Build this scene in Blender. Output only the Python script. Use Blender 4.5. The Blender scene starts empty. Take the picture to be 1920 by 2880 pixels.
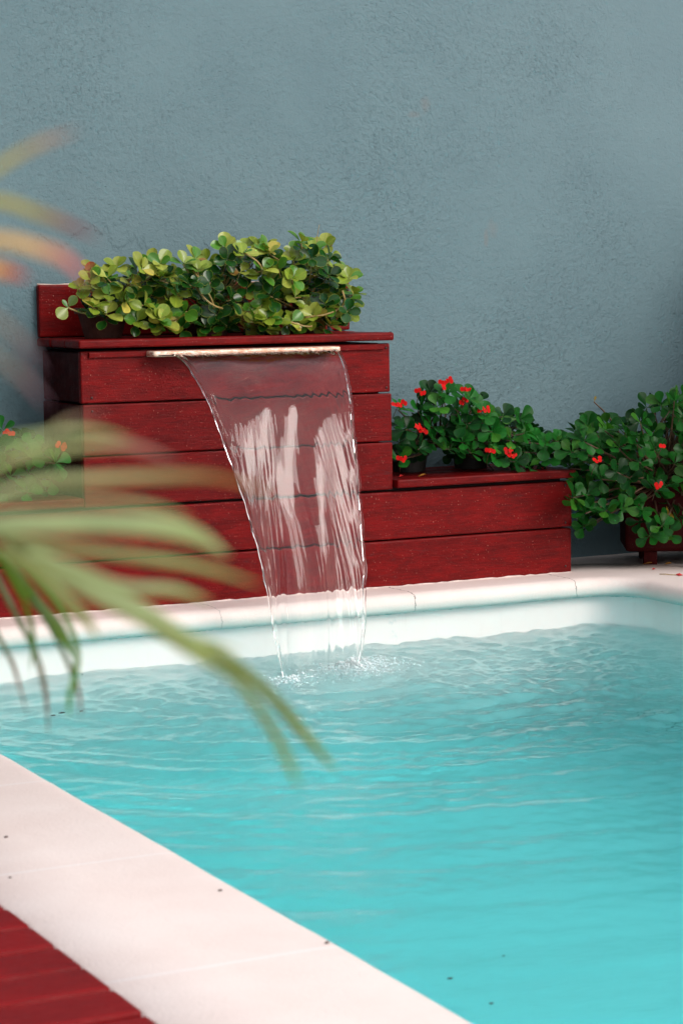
import bpy, bmesh, math, random
import numpy as np
from mathutils import Vector, Matrix

SC = bpy.context.scene
rad = math.radians

# ---------------------------------------------------------------- camera
cam_d = bpy.data.cameras.new("camera")
cam = bpy.data.objects.new("camera", cam_d)
SC.collection.objects.link(cam)
SC.camera = cam
CAM = Vector((-2.13117, -5.81885, 0.89594))
yaw, pitch, roll = rad(-26.673), rad(5.8203), rad(-0.807)
F = Vector((-math.sin(yaw) * math.cos(pitch), math.cos(yaw) * math.cos(pitch), -math.sin(pitch)))
R0 = Vector((math.cos(yaw), math.sin(yaw), 0))
U0 = R0.cross(F)
R1 = math.cos(roll) * R0 + math.sin(roll) * U0
U1 = -math.sin(roll) * R0 + math.cos(roll) * U0
cam.matrix_world = Matrix(((R1.x, U1.x, -F.x, CAM.x), (R1.y, U1.y, -F.y, CAM.y), (R1.z, U1.z, -F.z, CAM.z), (0, 0, 0, 1)))
cam_d.sensor_fit = 'HORIZONTAL'
cam_d.sensor_width = 24.0
cam_d.lens = 6317.746 / 1920 * 24.0
cam_d.clip_start = 0.05
cam_d.clip_end = 2000
cam_d.dof.use_dof = True
cam_d.dof.focus_distance = 6.45
cam_d.dof.aperture_fstop = 8.8

# ---------------------------------------------------------------- world, sun, exposure
SUN_DIR = Vector((0.35, -0.76, 0.56)).normalized()      # from the scene towards the sun
SUN_EL = math.asin(SUN_DIR.z)
SUN_AZ = math.atan2(SUN_DIR.x, SUN_DIR.y)
w = bpy.data.worlds.new("World"); SC.world = w; w.use_nodes = True
nt = w.node_tree; nt.nodes.clear()
out = nt.nodes.new('ShaderNodeOutputWorld'); bg = nt.nodes.new('ShaderNodeBackground')
sky = nt.nodes.new('ShaderNodeTexSky'); sky.sky_type = 'NISHITA'; sky.sun_disc = False
sky.sun_elevation = SUN_EL; sky.sun_rotation = SUN_AZ; sky.air_density = 1.0; sky.dust_density = 4.0
cl = nt.nodes.new('ShaderNodeTexNoise'); cl.inputs['Scale'].default_value = 2.2; cl.inputs['Detail'].default_value = 6
tc = nt.nodes.new('ShaderNodeTexCoord'); nt.links.new(tc.outputs['Generated'], cl.inputs['Vector'])
rp = nt.nodes.new('ShaderNodeValToRGB')
rp.color_ramp.elements[0].position = 0.42; rp.color_ramp.elements[0].color = (0.45, 0.48, 0.52, 1)
rp.color_ramp.elements[1].position = 0.60; rp.color_ramp.elements[1].color = (1.0, 0.97, 0.94, 1)
nt.links.new(cl.outputs['Fac'], rp.inputs['Fac'])
gain = nt.nodes.new('ShaderNodeVectorMath'); gain.operation = 'SCALE'; gain.inputs['Scale'].default_value = 9.0
nt.links.new(rp.outputs['Color'], gain.inputs[0])
mx = nt.nodes.new('ShaderNodeMixRGB'); mx.inputs['Fac'].default_value = 0.8
nt.links.new(sky.outputs['Color'], mx.inputs['Color1']); nt.links.new(gain.outputs['Vector'], mx.inputs['Color2'])
nt.links.new(mx.outputs['Color'], bg.inputs['Color']); bg.inputs['Strength'].default_value = 0.13
nt.links.new(bg.outputs['Background'], out.inputs['Surface'])

sun_d = bpy.data.lights.new("sun", 'SUN'); sun = bpy.data.objects.new("sun", sun_d); SC.collection.objects.link(sun)
sun_d.energy = 1.3; sun_d.angle = rad(28); sun_d.color = (1.0, 0.95, 0.9)
sun.rotation_euler = SUN_DIR.to_track_quat('Z', 'Y').to_euler()
sun.location = (3, -5, 6)

SC.view_settings.view_transform = 'Standard'; SC.view_settings.look = 'None'
SC.view_settings.exposure = 0.52; SC.view_settings.gamma = 1.0
SC.render.engine = 'CYCLES'
SC.cycles.use_denoising = True
SC.cycles.max_bounces = 14; SC.cycles.transmission_bounces = 12; SC.cycles.diffuse_bounces = 4
SC.cycles.glossy_bounces = 5; SC.cycles.transparent_max_bounces = 16
SC.cycles.caustics_reflective = False; SC.cycles.caustics_refractive = True
SC.cycles.sample_clamp_indirect = 40.0; SC.cycles.blur_glossy = 0.3

# ---------------------------------------------------------------- helpers
COL = SC.collection
def link(name, me, mat=None, parent=None):
    o = bpy.data.objects.new(name, me); COL.objects.link(o)
    if mat is not None and not me.materials: me.materials.append(mat)
    if parent is not None: o.parent = parent
    return o
def empty(name, loc):
    o = bpy.data.objects.new(name, None); COL.objects.link(o); o.location = loc; o.empty_display_size = .05
    return o
def tag(o, label=None, cat=None, group=None, kind=None):
    for k, v in (('label', label), ('category', cat), ('group', group), ('kind', kind)):
        if v: o[k] = v
    return o
class MB:
    """collects vertices and faces in world space; build() links them as one mesh object"""
    def __init__(s): s.v = []; s.f = []; s.col = []; s.uv = []
    def add(s, vs, fs):
        n = len(s.v); s.v += [tuple(v) for v in vs]; s.f += [tuple(i + n for i in f) for f in fs]
    def tube(s, pts, rs, seg=6, cap=True):
        pts = [Vector(p) for p in pts]; n = len(s.v); N = len(pts)
        if not hasattr(rs, '__len__'): rs = [rs] * N
        ref = Vector((0.13, 0.27, 0.95))
        for i, p in enumerate(pts):
            t = (pts[min(i + 1, N - 1)] - pts[max(i - 1, 0)]).normalized()
            a = t.cross(ref)
            if a.length < .05: a = t.cross(Vector((1, 0, 0)))
            a.normalize(); b = t.cross(a)
            for k in range(seg):
                q = 2 * math.pi * k / seg
                s.v.append(tuple(p + (a * math.cos(q) + b * math.sin(q)) * rs[i]))
        for i in range(N - 1):
            for k in range(seg):
                s.f.append((n + i * seg + k, n + i * seg + (k + 1) % seg, n + (i + 1) * seg + (k + 1) % seg, n + (i + 1) * seg + k))
        if cap:
            s.f.append(tuple(n + k for k in range(seg))[::-1]); s.f.append(tuple(n + (N - 1) * seg + k for k in range(seg)))
    def build(s, name, mat, parent=None, origin=None, smooth=True):
        if parent is not None and origin is None: origin = parent.location
        o3 = Vector(origin) if origin is not None else Vector((0, 0, 0))
        me = bpy.data.meshes.new(name)
        me.from_pydata([tuple(Vector(v) - o3) for v in s.v], [], s.f)
        if smooth: me.polygons.foreach_set('use_smooth', [True] * len(me.polygons))
        if s.col:
            a = me.color_attributes.new('Col', 'FLOAT_COLOR', 'POINT')
            a.data.foreach_set('color', np.array(s.col, dtype=np.float32).ravel())
        if s.uv:
            u = me.attributes.new('leafuv', 'FLOAT_VECTOR', 'POINT')
            u.data.foreach_set('vector', np.array(s.uv, dtype=np.float32).ravel())
        me.update()
        ob = link(name, me, mat, parent)
        if parent is None: ob.location = o3
        return ob
def boxes(name, specs, mat, parent=None, bevel=.003, origin=None, seg=2):
    """specs: (x0,x1,y0,y1,z0,z1[,rotz about its own centre]) in world space -> ONE bevelled mesh"""
    if parent is not None and origin is None: origin = parent.location
    o3 = Vector(origin) if origin is not None else Vector((0, 0, 0))
    bm = bmesh.new()
    for sp in specs:
        x0, x1, y0, y1, z0, z1 = sp[:6]
        r = bmesh.ops.create_cube(bm, size=1)
        M = Matrix.Translation(((x0 + x1) / 2, (y0 + y1) / 2, (z0 + z1) / 2))
        if len(sp) > 6: M = M @ Matrix.Rotation(sp[6], 4, 'Z')
        M = M @ Matrix.Diagonal((x1 - x0, y1 - y0, z1 - z0, 1))
        bmesh.ops.transform(bm, matrix=M, verts=r['verts'])
    if bevel: bmesh.ops.bevel(bm, geom=bm.edges[:], offset=bevel, segments=seg, profile=.5, affect='EDGES')
    bmesh.ops.translate(bm, verts=bm.verts[:], vec=-o3)
    me = bpy.data.meshes.new(name); bm.to_mesh(me); bm.free()
    for p in me.polygons: p.use_smooth = False
    o = link(name, me, mat, parent)
    if parent is None: o.location = o3
    return o

# ---------------------------------------------------------------- materials
def mat(name):
    m = bpy.data.materials.new(name); m.use_nodes = True
    t = m.node_tree; b = t.nodes['Principled BSDF']
    return m, t, b
def N(t, typ, **k):
    n = t.nodes.new(typ)
    for a, v in k.items():
        if a in n.inputs: n.inputs[a].default_value = v
        else: setattr(n, a, v)
    return n
def L(t, a, b): t.links.new(a, b)
def ramp(t, fac, stops, interp='LINEAR'):
    r = t.nodes.new('ShaderNodeValToRGB'); cr = r.color_ramp; cr.interpolation = interp
    while len(cr.elements) < len(stops): cr.elements.new(.5)
    for e, (p, c) in zip(cr.elements, stops):
        e.position = p; e.color = c if hasattr(c, '__len__') and len(c) == 4 else ((c, c, c, 1) if not hasattr(c, '__len__') else (*c, 1))
    L(t, fac, r.inputs['Fac']); return r.outputs['Color']
def geo(t, scale=(1, 1, 1), rot=(0, 0, 0), loc=(0, 0, 0)):
    g = N(t, 'ShaderNodeNewGeometry'); m = N(t, 'ShaderNodeMapping')
    m.inputs['Scale'].default_value = scale; m.inputs['Rotation'].default_value = rot; m.inputs['Location'].default_value = loc
    L(t, g.outputs['Position'], m.inputs['Vector']); return m.outputs['Vector']
def noise(t, vec, scale, detail=4, rough=.5, dist=0.):
    n = N(t, 'ShaderNodeTexNoise'); L(t, vec, n.inputs['Vector'])
    n.inputs['Scale'].default_value = scale; n.inputs['Detail'].default_value = detail; n.inputs['Roughness'].default_value = rough; n.inputs['Distortion'].default_value = dist
    return n.outputs['Fac']
def vor(t, vec, scale, feature='F1', rnd=1.):
    n = N(t, 'ShaderNodeTexVoronoi'); n.feature = feature; L(t, vec, n.inputs['Vector']); n.inputs['Scale'].default_value = scale; n.inputs['Randomness'].default_value = rnd
    return n.outputs['Distance']
def mathn(t, op, a, b=None, clamp=False):
    n = N(t, 'ShaderNodeMath'); n.operation = op; n.use_clamp = clamp
    for i, x in enumerate((a, b)):
        if x is None: continue
        if isinstance(x, (int, float)): n.inputs[i].default_value = x
        else: L(t, x, n.inputs[i])
    return n.outputs[0]
def mixc(t, fac, a, b, blend='MIX'):
    n = N(t, 'ShaderNodeMixRGB'); n.blend_type = blend
    for k, x in (('Fac', fac), ('Color1', a), ('Color2', b)):
        if hasattr(x, 'links') or hasattr(x, 'is_linked'): L(t, x, n.inputs[k])
        elif isinstance(x, (int, float)): n.inputs[k].default_value = x if k == 'Fac' else (x, x, x, 1)
        else: n.inputs[k].default_value = (*x, 1)
    return n.outputs['Color']
def bump(t, h, strength, dist, prev=None):
    n = N(t, 'ShaderNodeBump'); n.inputs['Strength'].default_value = strength; n.inputs['Distance'].default_value = dist
    L(t, h, n.inputs['Height'])
    if prev is not None: L(t, prev, n.inputs['Normal'])
    return n.outputs['Normal']

# --- blue-grey plaster
M_wall, t, b = mat('blue_plaster')
v = geo(t)
big = noise(t, v, 1.6, 3, .5, .3)
vs = geo(t, (1, 1, .55))
patch = ramp(t, noise(t, geo(t, loc=(3.3, 0, 5.3)), 1.25, 4, .55, .6), [(.36, 0.), (.66, 1.)])
c = ramp(t, noise(t, v, 3.0, 5, .6), [(.3, (.112, .185, .214)), (.7, (.132, .212, .240))])
c = mixc(t, ramp(t, noise(t, vs, 1.1, 2, .5), [(.35, 0.), (.7, .35)]), c, (.142, .220, .248))
sep = N(t, 'ShaderNodeSeparateXYZ'); L(t, v, sep.inputs[0])
def blob(cx, cz, sx, sz):
    dx = mathn(t, 'MULTIPLY', mathn(t, 'SUBTRACT', sep.outputs['X'], cx), 1 / sx)
    dz = mathn(t, 'MULTIPLY', mathn(t, 'SUBTRACT', sep.outputs['Z'], cz), 1 / sz)
    d = mathn(t, 'ADD', mathn(t, 'MULTIPLY', dx, dx), mathn(t, 'MULTIPLY', dz, dz))
    d = mathn(t, 'ADD', d, mathn(t, 'MULTIPLY', mathn(t, 'SUBTRACT', noise(t, v, 40, 4, .6), .5), 2.2))
    return ramp(t, d, [(.0, 1.), (1., 0.)])
for (cx, cz, sx, sz, k) in ((1.266, 1.444, .022, .03, .2), (1.225, 1.41, .03, .012, .2), (1.504, 1.063, .022, .035, .18), (1.48, 1.03, .012, .03, .25)):
    c = mixc(t, mathn(t, 'MULTIPLY', blob(cx, cz, sx, sz), k), c, (.24, .15, .12))
pits = ramp(t, vor(t, v, 26, rnd=1.), [(.0, 0.), (.07, 1.)])
pitm = ramp(t, noise(t, v, 9, 2), [(.50, 0.), (.56, 1.)])
c = mixc(t, mathn(t, 'MULTIPLY', mathn(t, 'SUBTRACT', 1., pits), mathn(t, 'MULTIPLY', pitm, .45)), c, (.05, .12, .14))
edge_z = mathn(t, 'ADD', mathn(t, 'MULTIPLY', noise(t, geo(t, (1, 1, .35)), 3.2, 12, .62, .2), .60), .705)
ledge = ramp(t, mathn(t, 'ADD', mathn(t, 'MULTIPLY', mathn(t, 'SUBTRACT', sep.outputs['Z'], edge_z), 1.), .5), [(.497, 0.), (.503, 1.)])
ledge = mathn(t, 'MULTIPLY', ledge, ramp(t, mathn(t, 'ADD', sep.outputs['X'], mathn(t, 'MULTIPLY', noise(t, v, 4, 3), .4)), [(.70, 1.), (1.0, 0.)]))
L(t, c, b.inputs['Base Color']); b.inputs['Roughness'].default_value = .62; b.inputs['Specular IOR Level'].default_value = .35
vst = geo(t, (1.0, 1, 2.0), rot=(0, rad(18), 0))
amt = mathn(t, 'ADD', mathn(t, 'MULTIPLY', patch, .75), .25)
coarse = mathn(t, 'MULTIPLY', noise(t, vst, 34, 10, .74, .5), amt)
crumbs = mathn(t, 'MULTIPLY', ramp(t, noise(t, v, 95, 6, .7, .2), [(.55, 0.), (.72, 1.)]), amt)
nrm = bump(t, coarse, .85, .0048)
wv = N(t, 'ShaderNodeTexWave'); wv.wave_type = 'RINGS'; wv.rings_direction = 'Y'; wv.inputs['Scale'].default_value = 16; wv.inputs['Distortion'].default_value = 10; wv.inputs['Detail'].default_value = 5; wv.inputs['Detail Scale'].default_value = 2.5
L(t, geo(t, loc=(-.95, 0, -1.30)), wv.inputs['Vector'])
nrm = bump(t, mathn(t, 'MULTIPLY', wv.outputs['Fac'], mathn(t, 'MULTIPLY', patch, noise(t, v, 5, 4, .6))), .5, .0026, nrm)
nrm = bump(t, crumbs, .8, .0022, nrm)
nrm = bump(t, noise(t, v, 110, 6, .75), .8, .0018, nrm)
nrm = bump(t, noise(t, v, 10, 9, .7), .4, .008, nrm)
nrm = bump(t, pits, .6, .003, nrm)
nrm = bump(t, ledge, .6, .0020, nrm)
L(t, nrm, b.inputs['Normal'])

# --- wet red painted wood (grain runs along X)
def wood(name, axis='X', base=(.210, .0026, .0030), dark=(.080, .0014, .0018), rough=.42, specks=1., spec=.13):
    m, t, b = mat(name)
    st = {'X': (1, 14, 14), 'Y': (14, 1, 14)}[axis]
    gv = geo(t, st); v = geo(t)
    grain = noise(t, gv, 16, 7, .7, .8)
    blot = noise(t, geo(t, (1, 2, 3.2)), 9, 9, .72, .3)
    c = mixc(t, ramp(t, blot, [(.33, .15), (.58, 1.)]), dark, base)
    c = mixc(t, ramp(t, grain, [(.35, .6), (.55, 0.)]), c, dark)
    sz_ = N(t, 'ShaderNodeSeparateXYZ'); L(t, v, sz_.inputs[0])
    wn = N(t, 'ShaderNodeTexWhiteNoise'); wn.noise_dimensions = '1D'; L(t, mathn(t, 'FLOOR', mathn(t, 'DIVIDE', mathn(t, 'SUBTRACT', sz_.outputs['Z'], -.004), .1445)), wn.inputs['W'])
    c = mixc(t, mathn(t, 'MULTIPLY', wn.outputs['Value'], .3), c, dark)
    c = mixc(t, ramp(t, noise(t, geo(t, (1, 1, 5)), 3.5, 6, .75, 1.5), [(.56, 0.), (.66, .5)]), c, dark)
    worn = mathn(t, 'MULTIPLY', ramp(t, noise(t, geo(t, (1, 3, 6)), 9, 6, .7, 1.), [(.60, 0.), (.72, 1.)]), .5)
    c = mixc(t, worn, c, (.05, .018, .02))
    vd = vor(t, geo(t, (1, 1, .65)), 150)
    sm = noise(t, v, 13, 4, .6)
    sp = mathn(t, 'MULTIPLY', ramp(t, vd, [(.13, 1.), (.24, 0.)]), mathn(t, 'MULTIPLY', ramp(t, noise(t, v, 330, 1), [(.52, 0.), (.6, 1.)]), ramp(t, sm, [(.42, .12), (.62, 1.)])))
    c = mixc(t, mathn(t, 'MULTIPLY', sp, .6 * specks), c, (.62, .26, .20))
    L(t, c, b.inputs['Base Color']); b.inputs['Roughness'].default_value = rough
    L(t, ramp(t, noise(t, v, 20, 5, .6), [(.3, rough - .1), (.7, rough + .14)]), b.inputs['Roughness'])
    b.inputs['Specular IOR Level'].default_value = spec
    n = bump(t, grain, .8, .0014)
    n = bump(t, ramp(t, vor(t, geo(t, (1, 1, .8)), 120), [(.12, 1.), (.34, 0.)]), .35, .0008, n)
    n = bump(t, noise(t, v, 30, 3), .2, .002, n)
    L(t, n, b.inputs['Normal']); return m
M_wood = wood('red_painted_wood')
M_wood_shade = wood('red_painted_wood_shaded_side', 'Y', base=(.055, .0015, .002), dark=(.025, .001, .0015), specks=.2, spec=.06)  # same red paint, darkened: shade on the side boards is put into the colour
M_deck = wood('red_deck_wood', 'X', base=(.225, .0012, .003), dark=(.13, .0012, .003), rough=.36, specks=0., spec=.14)
M_planter = wood('dark_red_planter_wood', 'X', base=(.05, .002, .002), dark=(.025, .0012, .002), rough=.6, specks=.1, spec=.1)
M_backing, t, b = mat('dark_backing'); b.inputs['Base Color'].default_value = (.012, .004, .004, 1); b.inputs['Roughness'].default_value = .9

# --- white painted coping, with paint joints and hairline cracks
M_cop, t, b = mat('white_painted_coping')
v = geo(t); sep = N(t, 'ShaderNodeSeparateXYZ'); L(t, v, sep.inputs[0])
c = ramp(t, noise(t, v, 5, 6, .62), [(.3, (.80, .665, .625)), (.7, (.86, .745, .71))])
c = mixc(t, ramp(t, noise(t, v, 260, 2), [(.55, 0.), (.66, .10)]), c, (.50, .42, .42))
def line(src, pos, w_, wob=.004):
    d = mathn(t, 'ABSOLUTE', mathn(t, 'SUBTRACT', mathn(t, 'ADD', src, mathn(t, 'MULTIPLY', mathn(t, 'SUBTRACT', noise(t, v, 22, 4, .65), .5), wob * 2)), pos))
    return ramp(t, mathn(t, 'DIVIDE', d, w_), [(.35, 1.), (1., 0.)])
left = mathn(t, 'LESS_THAN', sep.outputs['X'], -.70)
for yy in (-.79, -1.38, -1.972, -2.57, -3.153, -3.75, -4.34):
    c = mixc(t, mathn(t, 'MULTIPLY', mathn(t, 'MULTIPLY', line(sep.outputs['Y'], yy, .006, .002), left), .75), c, (.86, .79, .78))
back = mathn(t, 'MULTIPLY', mathn(t, 'GREATER_THAN', sep.outputs['Y'], -.20), mathn(t, 'GREATER_THAN', sep.outputs['X'], -.6))
for xx, k in ((.335, .4), (.945, .8), (1.495, .8)):
    c = mixc(t, mathn(t, 'MULTIPLY', mathn(t, 'MULTIPLY', line(sep.outputs['X'], xx, .0022, .016), back), k), c, (.12, .10, .08))
# teal algae stain on the lower lip
low = ramp(t, mathn(t, 'ADD', sep.outputs['Z'], mathn(t, 'MULTIPLY', mathn(t, 'SUBTRACT', noise(t, v, 25, 5, .7), .5), .012)), [(0., 1.), (1., 0.)])
lz = N(t, 'ShaderNodeMapRange'); L(t, mathn(t, 'ADD', sep.outputs['Z'], mathn(t, 'MULTIPLY', mathn(t, 'SUBTRACT', noise(t, v, 25, 5, .7), .5), .014)), lz.inputs['Value'])
lz.inputs['From Min'].default_value = -.052; lz.inputs['From Max'].default_value = -.020; lz.inputs['To Min'].default_value = .5; lz.inputs['To Max'].default_value = 0.
c = mixc(t, mathn(t, 'MULTIPLY', lz.outputs[0], mathn(t, 'GREATER_THAN', sep.outputs['Y'], -1.2)), c, (.34, .60, .57))
L(t, c, b.inputs['Base Color']); b.inputs['Roughness'].default_value = .55; b.inputs['Specular IOR Level'].default_value = .3
n = bump(t, noise(t, v, 85, 4, .6, 1.2), .5, .0022); n = bump(t, noise(t, v, 420, 2), .3, .0005, n)
L(t, n, b.inputs['Normal'])

M_pave, t, b = mat('white_painted_paving')
v = geo(t)
c = ramp(t, noise(t, v, 5, 6, .62), [(.3, (.60, .50, .47)), (.7, (.78, .68, .66))])
L(t, c, b.inputs['Base Color']); b.inputs['Roughness'].default_value = .7
L(t, bump(t, noise(t, v, 160, 4, .7), .6, .0014), b.inputs['Normal'])

M_basin, t, b = mat('white_pool_plaster')
v = geo(t); sep = N(t, 'ShaderNodeSeparateXYZ'); L(t, v, sep.inputs[0])
c = ramp(t, noise(t, v, 3, 5, .6), [(.3, (.92, .83, .81)), (.7, (.95, .88, .86))])
c = mixc(t, ramp(t, noise(t, geo(t, (1, 1, .12)), 40, 4, .6), [(.6, 0.), (.8, .12)]), c, (.55, .50, .45))
deep = ramp(t, mathn(t, 'MULTIPLY', sep.outputs['Z'], -1.), [(.16, 0.), (.75, 1.)])
c = mixc(t, mathn(t, 'MULTIPLY', deep, .25), c, (.66, .93, .95))
zz = mathn(t, 'ADD', sep.outputs['Z'], mathn(t, 'MULTIPLY', mathn(t, 'SUBTRACT', noise(t, v, 40, 4, .7), .5), .008))
c = mixc(t, mathn(t, 'GREATER_THAN', zz, -.0605), c, (.22, .48, .45))
sc_ = ramp(t, noise(t, v, 7, 5, .7), [(.66, 0.), (.74, .25)])
c = mixc(t, sc_, c, (.2, .45, .5))
L(t, c, b.inputs['Base Color']); b.inputs['Roughness'].default_value = .5

# --- water
M_water, t, b = mat('pool_water_material')
b.inputs['Base Color'].default_value = (1, 1, 1, 1); b.inputs['Roughness'].default_value = 0.0
b.inputs['IOR'].default_value = 1.23; b.inputs['Transmission Weight'].default_value = 1.0
v = geo(t, (.5, 1.6, 1), rot=(0, 0, rad(-20)))
n = bump(t, noise(t, v, 44, 3, .5, 1.0), .35, .0025)
L(t, n, b.inputs['Normal'])
# air bubbles beaten into the water round the fall make it milky there
w3 = geo(t); pd = N(t, 'ShaderNodeVectorMath'); pd.operation = 'DISTANCE'; L(t, w3, pd.inputs[0]); pd.inputs[1].default_value = (.62, -.45, -.147)
pl = mathn(t, 'POWER', 2.718, mathn(t, 'MULTIPLY', pd.outputs['Value'], -2.2))
pl = mathn(t, 'MULTIPLY', pl, ramp(t, noise(t, geo(t, (.6, 1.4, 1)), 9, 5, .65, .8), [(.3, .45), (.7, 1.)]))
tw_ = mathn(t, 'SUBTRACT', .99, mathn(t, 'MULTIPLY', pl, .36), True)
L(t, tw_, b.inputs['Transmission Weight']); b.inputs['Base Color'].default_value = (.93, 1., 1., 1)
va = N(t, 'ShaderNodeVolumeAbsorption'); va.inputs['Color'].default_value = (.43, .975, .992, 1); va.inputs['Density'].default_value = 1.0
L(t, va.outputs[0], t.nodes['Material Output'].inputs['Volume'])

M_fall, t, b = mat('falling_water_material')
b.inputs['Base Color'].default_value = (1, 1, 1, 1); b.inputs['Roughness'].default_value = 0.03
b.inputs['IOR'].default_value = 1.33; b.inputs['Transmission Weight'].default_value = 1.0

M_foam, t, b = mat('white_foam')
b.inputs['Base Color'].default_value = (.85, .90, .92, 1); b.inputs['Roughness'].default_value = .25
b.inputs['IOR'].default_value = 1.2

# --- metal spout with worn cream and rust
M_spout, t, b = mat('worn_spout_metal')
v = geo(t, (1, 1, 3)); f = noise(t, v, 60, 6, .7, .5)
c = ramp(t, f, [(.30, (.55, .20, .10)), (.47, (.72, .40, .28)), (.56, (.80, .66, .55)), (.75, (.86, .78, .70))])
c = mixc(t, ramp(t, noise(t, geo(t), 220, 2), [(.66, 0.), (.72, .8)]), c, (.12, .05, .03))
L(t, c, b.inputs['Base Color']); b.inputs['Roughness'].default_value = .4; b.inputs['Metallic'].default_value = .15
L(t, bump(t, f, .3, .001), b.inputs['Normal'])

def simple(name, col, rough=.6, bumps=0., scale=80, var=.25):
    m, t, b = mat(name)
    v = geo(t); c = mixc(t, ramp(t, noise(t, v, scale * .4, 4, .6), [(.3, 0.), (.7, 1.)]), tuple(x * (1 - var) for x in col), tuple(min(1, x * (1 + var)) for x in col))
    L(t, c, b.inputs['Base Color']); b.inputs['Roughness'].default_value = rough
    if bumps: L(t, bump(t, noise(t, v, scale, 4, .6), .5, bumps), b.inputs['Normal'])
    return m
M_terra = simple('weathered_terracotta', (.09, .032, .022), .75, .002)
M_pot = simple('dark_plastic_pot', (.02, .018, .016), .6, .001)
M_screw = simple('dark_screw', (.05, .01, .01), .35)
M_stem = simple('brown_stem', (.10, .055, .03), .6, .001, 200)
M_ystem = simple('ochre_stem', (.30, .20, .06), .5, .0006, 200)
M_red = simple('red_bract', (.50, .003, .003), .6, 0, 150, .25); M_red.node_tree.nodes['Principled BSDF'].inputs['Specular IOR Level'].default_value = .12
M_eye = simple('flower_eye', (.65, .20, .03), .5)
M_dry = simple('dry_leaf', (.45, .20, .03), .5, .0005, 120)
M_debris = simple('dark_debris', (.05, .025, .02), .8)
M_petal = simple('fallen_petal', (.50, .02, .02), .5)

def leafmat(name, rough=.3, trans=.25, rim=(.36, .40, .06), rimk=.6, veins=.25, spec=.45):
    m, t, b = mat(name)
    a = N(t, 'ShaderNodeAttribute'); a.attribute_name = 'Col'
    u = N(t, 'ShaderNodeAttribute'); u.attribute_name = 'leafuv'
    s = N(t, 'ShaderNodeSeparateXYZ'); L(t, u.outputs['Vector'], s.inputs[0])
    au = mathn(t, 'ABSOLUTE', s.outputs['X'])
    c = a.outputs['Color']
    v = geo(t)
    c = mixc(t, ramp(t, noise(t, v, 55, 5, .6), [(.35, .0), (.75, .45)]), c, mixc(t, 1., c, (.45, .55, .5), 'MULTIPLY'))
    if rimk: c = mixc(t, mathn(t, 'MULTIPLY', ramp(t, mathn(t, 'MAXIMUM', au, ramp(t, s.outputs['Y'], [(.5, 0.), (1., 1.)])), [(.88, 0.), (1., 1.)]), rimk), c, rim)
    if veins: c = mixc(t, mathn(t, 'MULTIPLY', ramp(t, au, [(.0, 1.), (.12, 0.)]), veins), c, mixc(t, 1., c, (2.2, 2.0, 1.6), 'MULTIPLY'))
    L(t, c, b.inputs['Base Color']); b.inputs['Roughness'].default_value = rough; b.inputs['Specular IOR Level'].default_value = spec
    tr = N(t, 'ShaderNodeBsdfTranslucent'); L(t, mixc(t, 1., c, (1.3, 1.25, .5), 'MULTIPLY'), tr.inputs['Color'])
    mx = N(t, 'ShaderNodeMixShader'); mx.inputs[0].default_value = trans
    L(t, b.outputs[0], mx.inputs[1]); L(t, tr.outputs[0], mx.inputs[2]); L(t, mx.outputs[0], t.nodes['Material Output'].inputs['Surface'])
    L(t, bump(t, noise(t, v, 140, 3), .25, .0006), b.inputs['Normal'])
    return m
M_leafA = leafmat('succulent_leaf', .26, .14)
M_leafB = leafmat('spurge_leaf', .38, .25, rim=(.10, .22, .03), rimk=.25, veins=.35, spec=.2)
M_palm = leafmat('palm_leaf', .42, .35, rimk=0., veins=.1)
# ================================================================ SETTING
# pool path (lip edge), outward offsets
def rounded(pts, r, n=10):
    out_ = []
    for i, p in enumerate(pts):
        if i in (0, len(pts) - 1): out_.append(Vector(p)); continue
        p0, p1, p2 = Vector(pts[i - 1]), Vector(p), Vector(pts[i + 1])
        a = (p0 - p1).normalized(); c = (p2 - p1).normalized(); ctr = p1 + (a + c) * r
        for k in range(n + 1):
            q = k / n; ang = q * math.pi / 2
            out_.append(ctr - c * r * math.cos(ang) - a * r * math.sin(ang))
    return out_
LX, RX, BY, FY = -.787, 1.66, -.162, -7.0
def densify(pts, step=.06):
    o = []
    for a, c in zip(pts[:-1], pts[1:]):
        n = max(1, int((c - a).length / step)) if (c - a).length > .1 else 1
        for k in range(n): o.append(a.lerp(c, k / n))
    o.append(pts[-1]); return o
path = rounded([(LX, FY), (LX, BY), (RX, BY), (RX, FY)], .13)
def normals(pts):
    ns = []
    for i in range(len(pts)):
        d = (pts[min(i + 1, len(pts) - 1)] - pts[max(i - 1, 0)]).normalized()
        ns.append(Vector((-d.y, d.x)))      # left of travel = outward (travelling up, right, down)
    return ns
def sweep(mb, pts, prof, wob=0., seed=3):
    rg = random.Random(seed); ph = [rg.uniform(0, 6.28) for _ in range(4)]
    ns = normals(pts); n = len(mb.v); P_ = len(prof); s = 0
    for i, (p, nn) in enumerate(zip(pts, ns)):
        if i: s += (p - pts[i - 1]).length
        w_ = wob * (math.sin(s * 9 + ph[0]) + .6 * math.sin(s * 23 + ph[1]) + .4 * math.sin(s * 47 + ph[2]))
        for (o, z) in prof:
            k = max(0., 1 - o / .06)
            mb.v.append((p.x + nn.x * (o + w_ * k), p.y + nn.y * (o + w_ * k), z + (w_ * .5 if (z < -.01 and o < .03) else 0)))
    for i in range(len(pts) - 1):
        for k in range(P_ - 1):
            mb.f.append((n + i * P_ + k, n + i * P_ + k + 1, n + (i + 1) * P_ + k + 1, n + (i + 1) * P_ + k))
dp = densify(path)
mb = MB()
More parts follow.
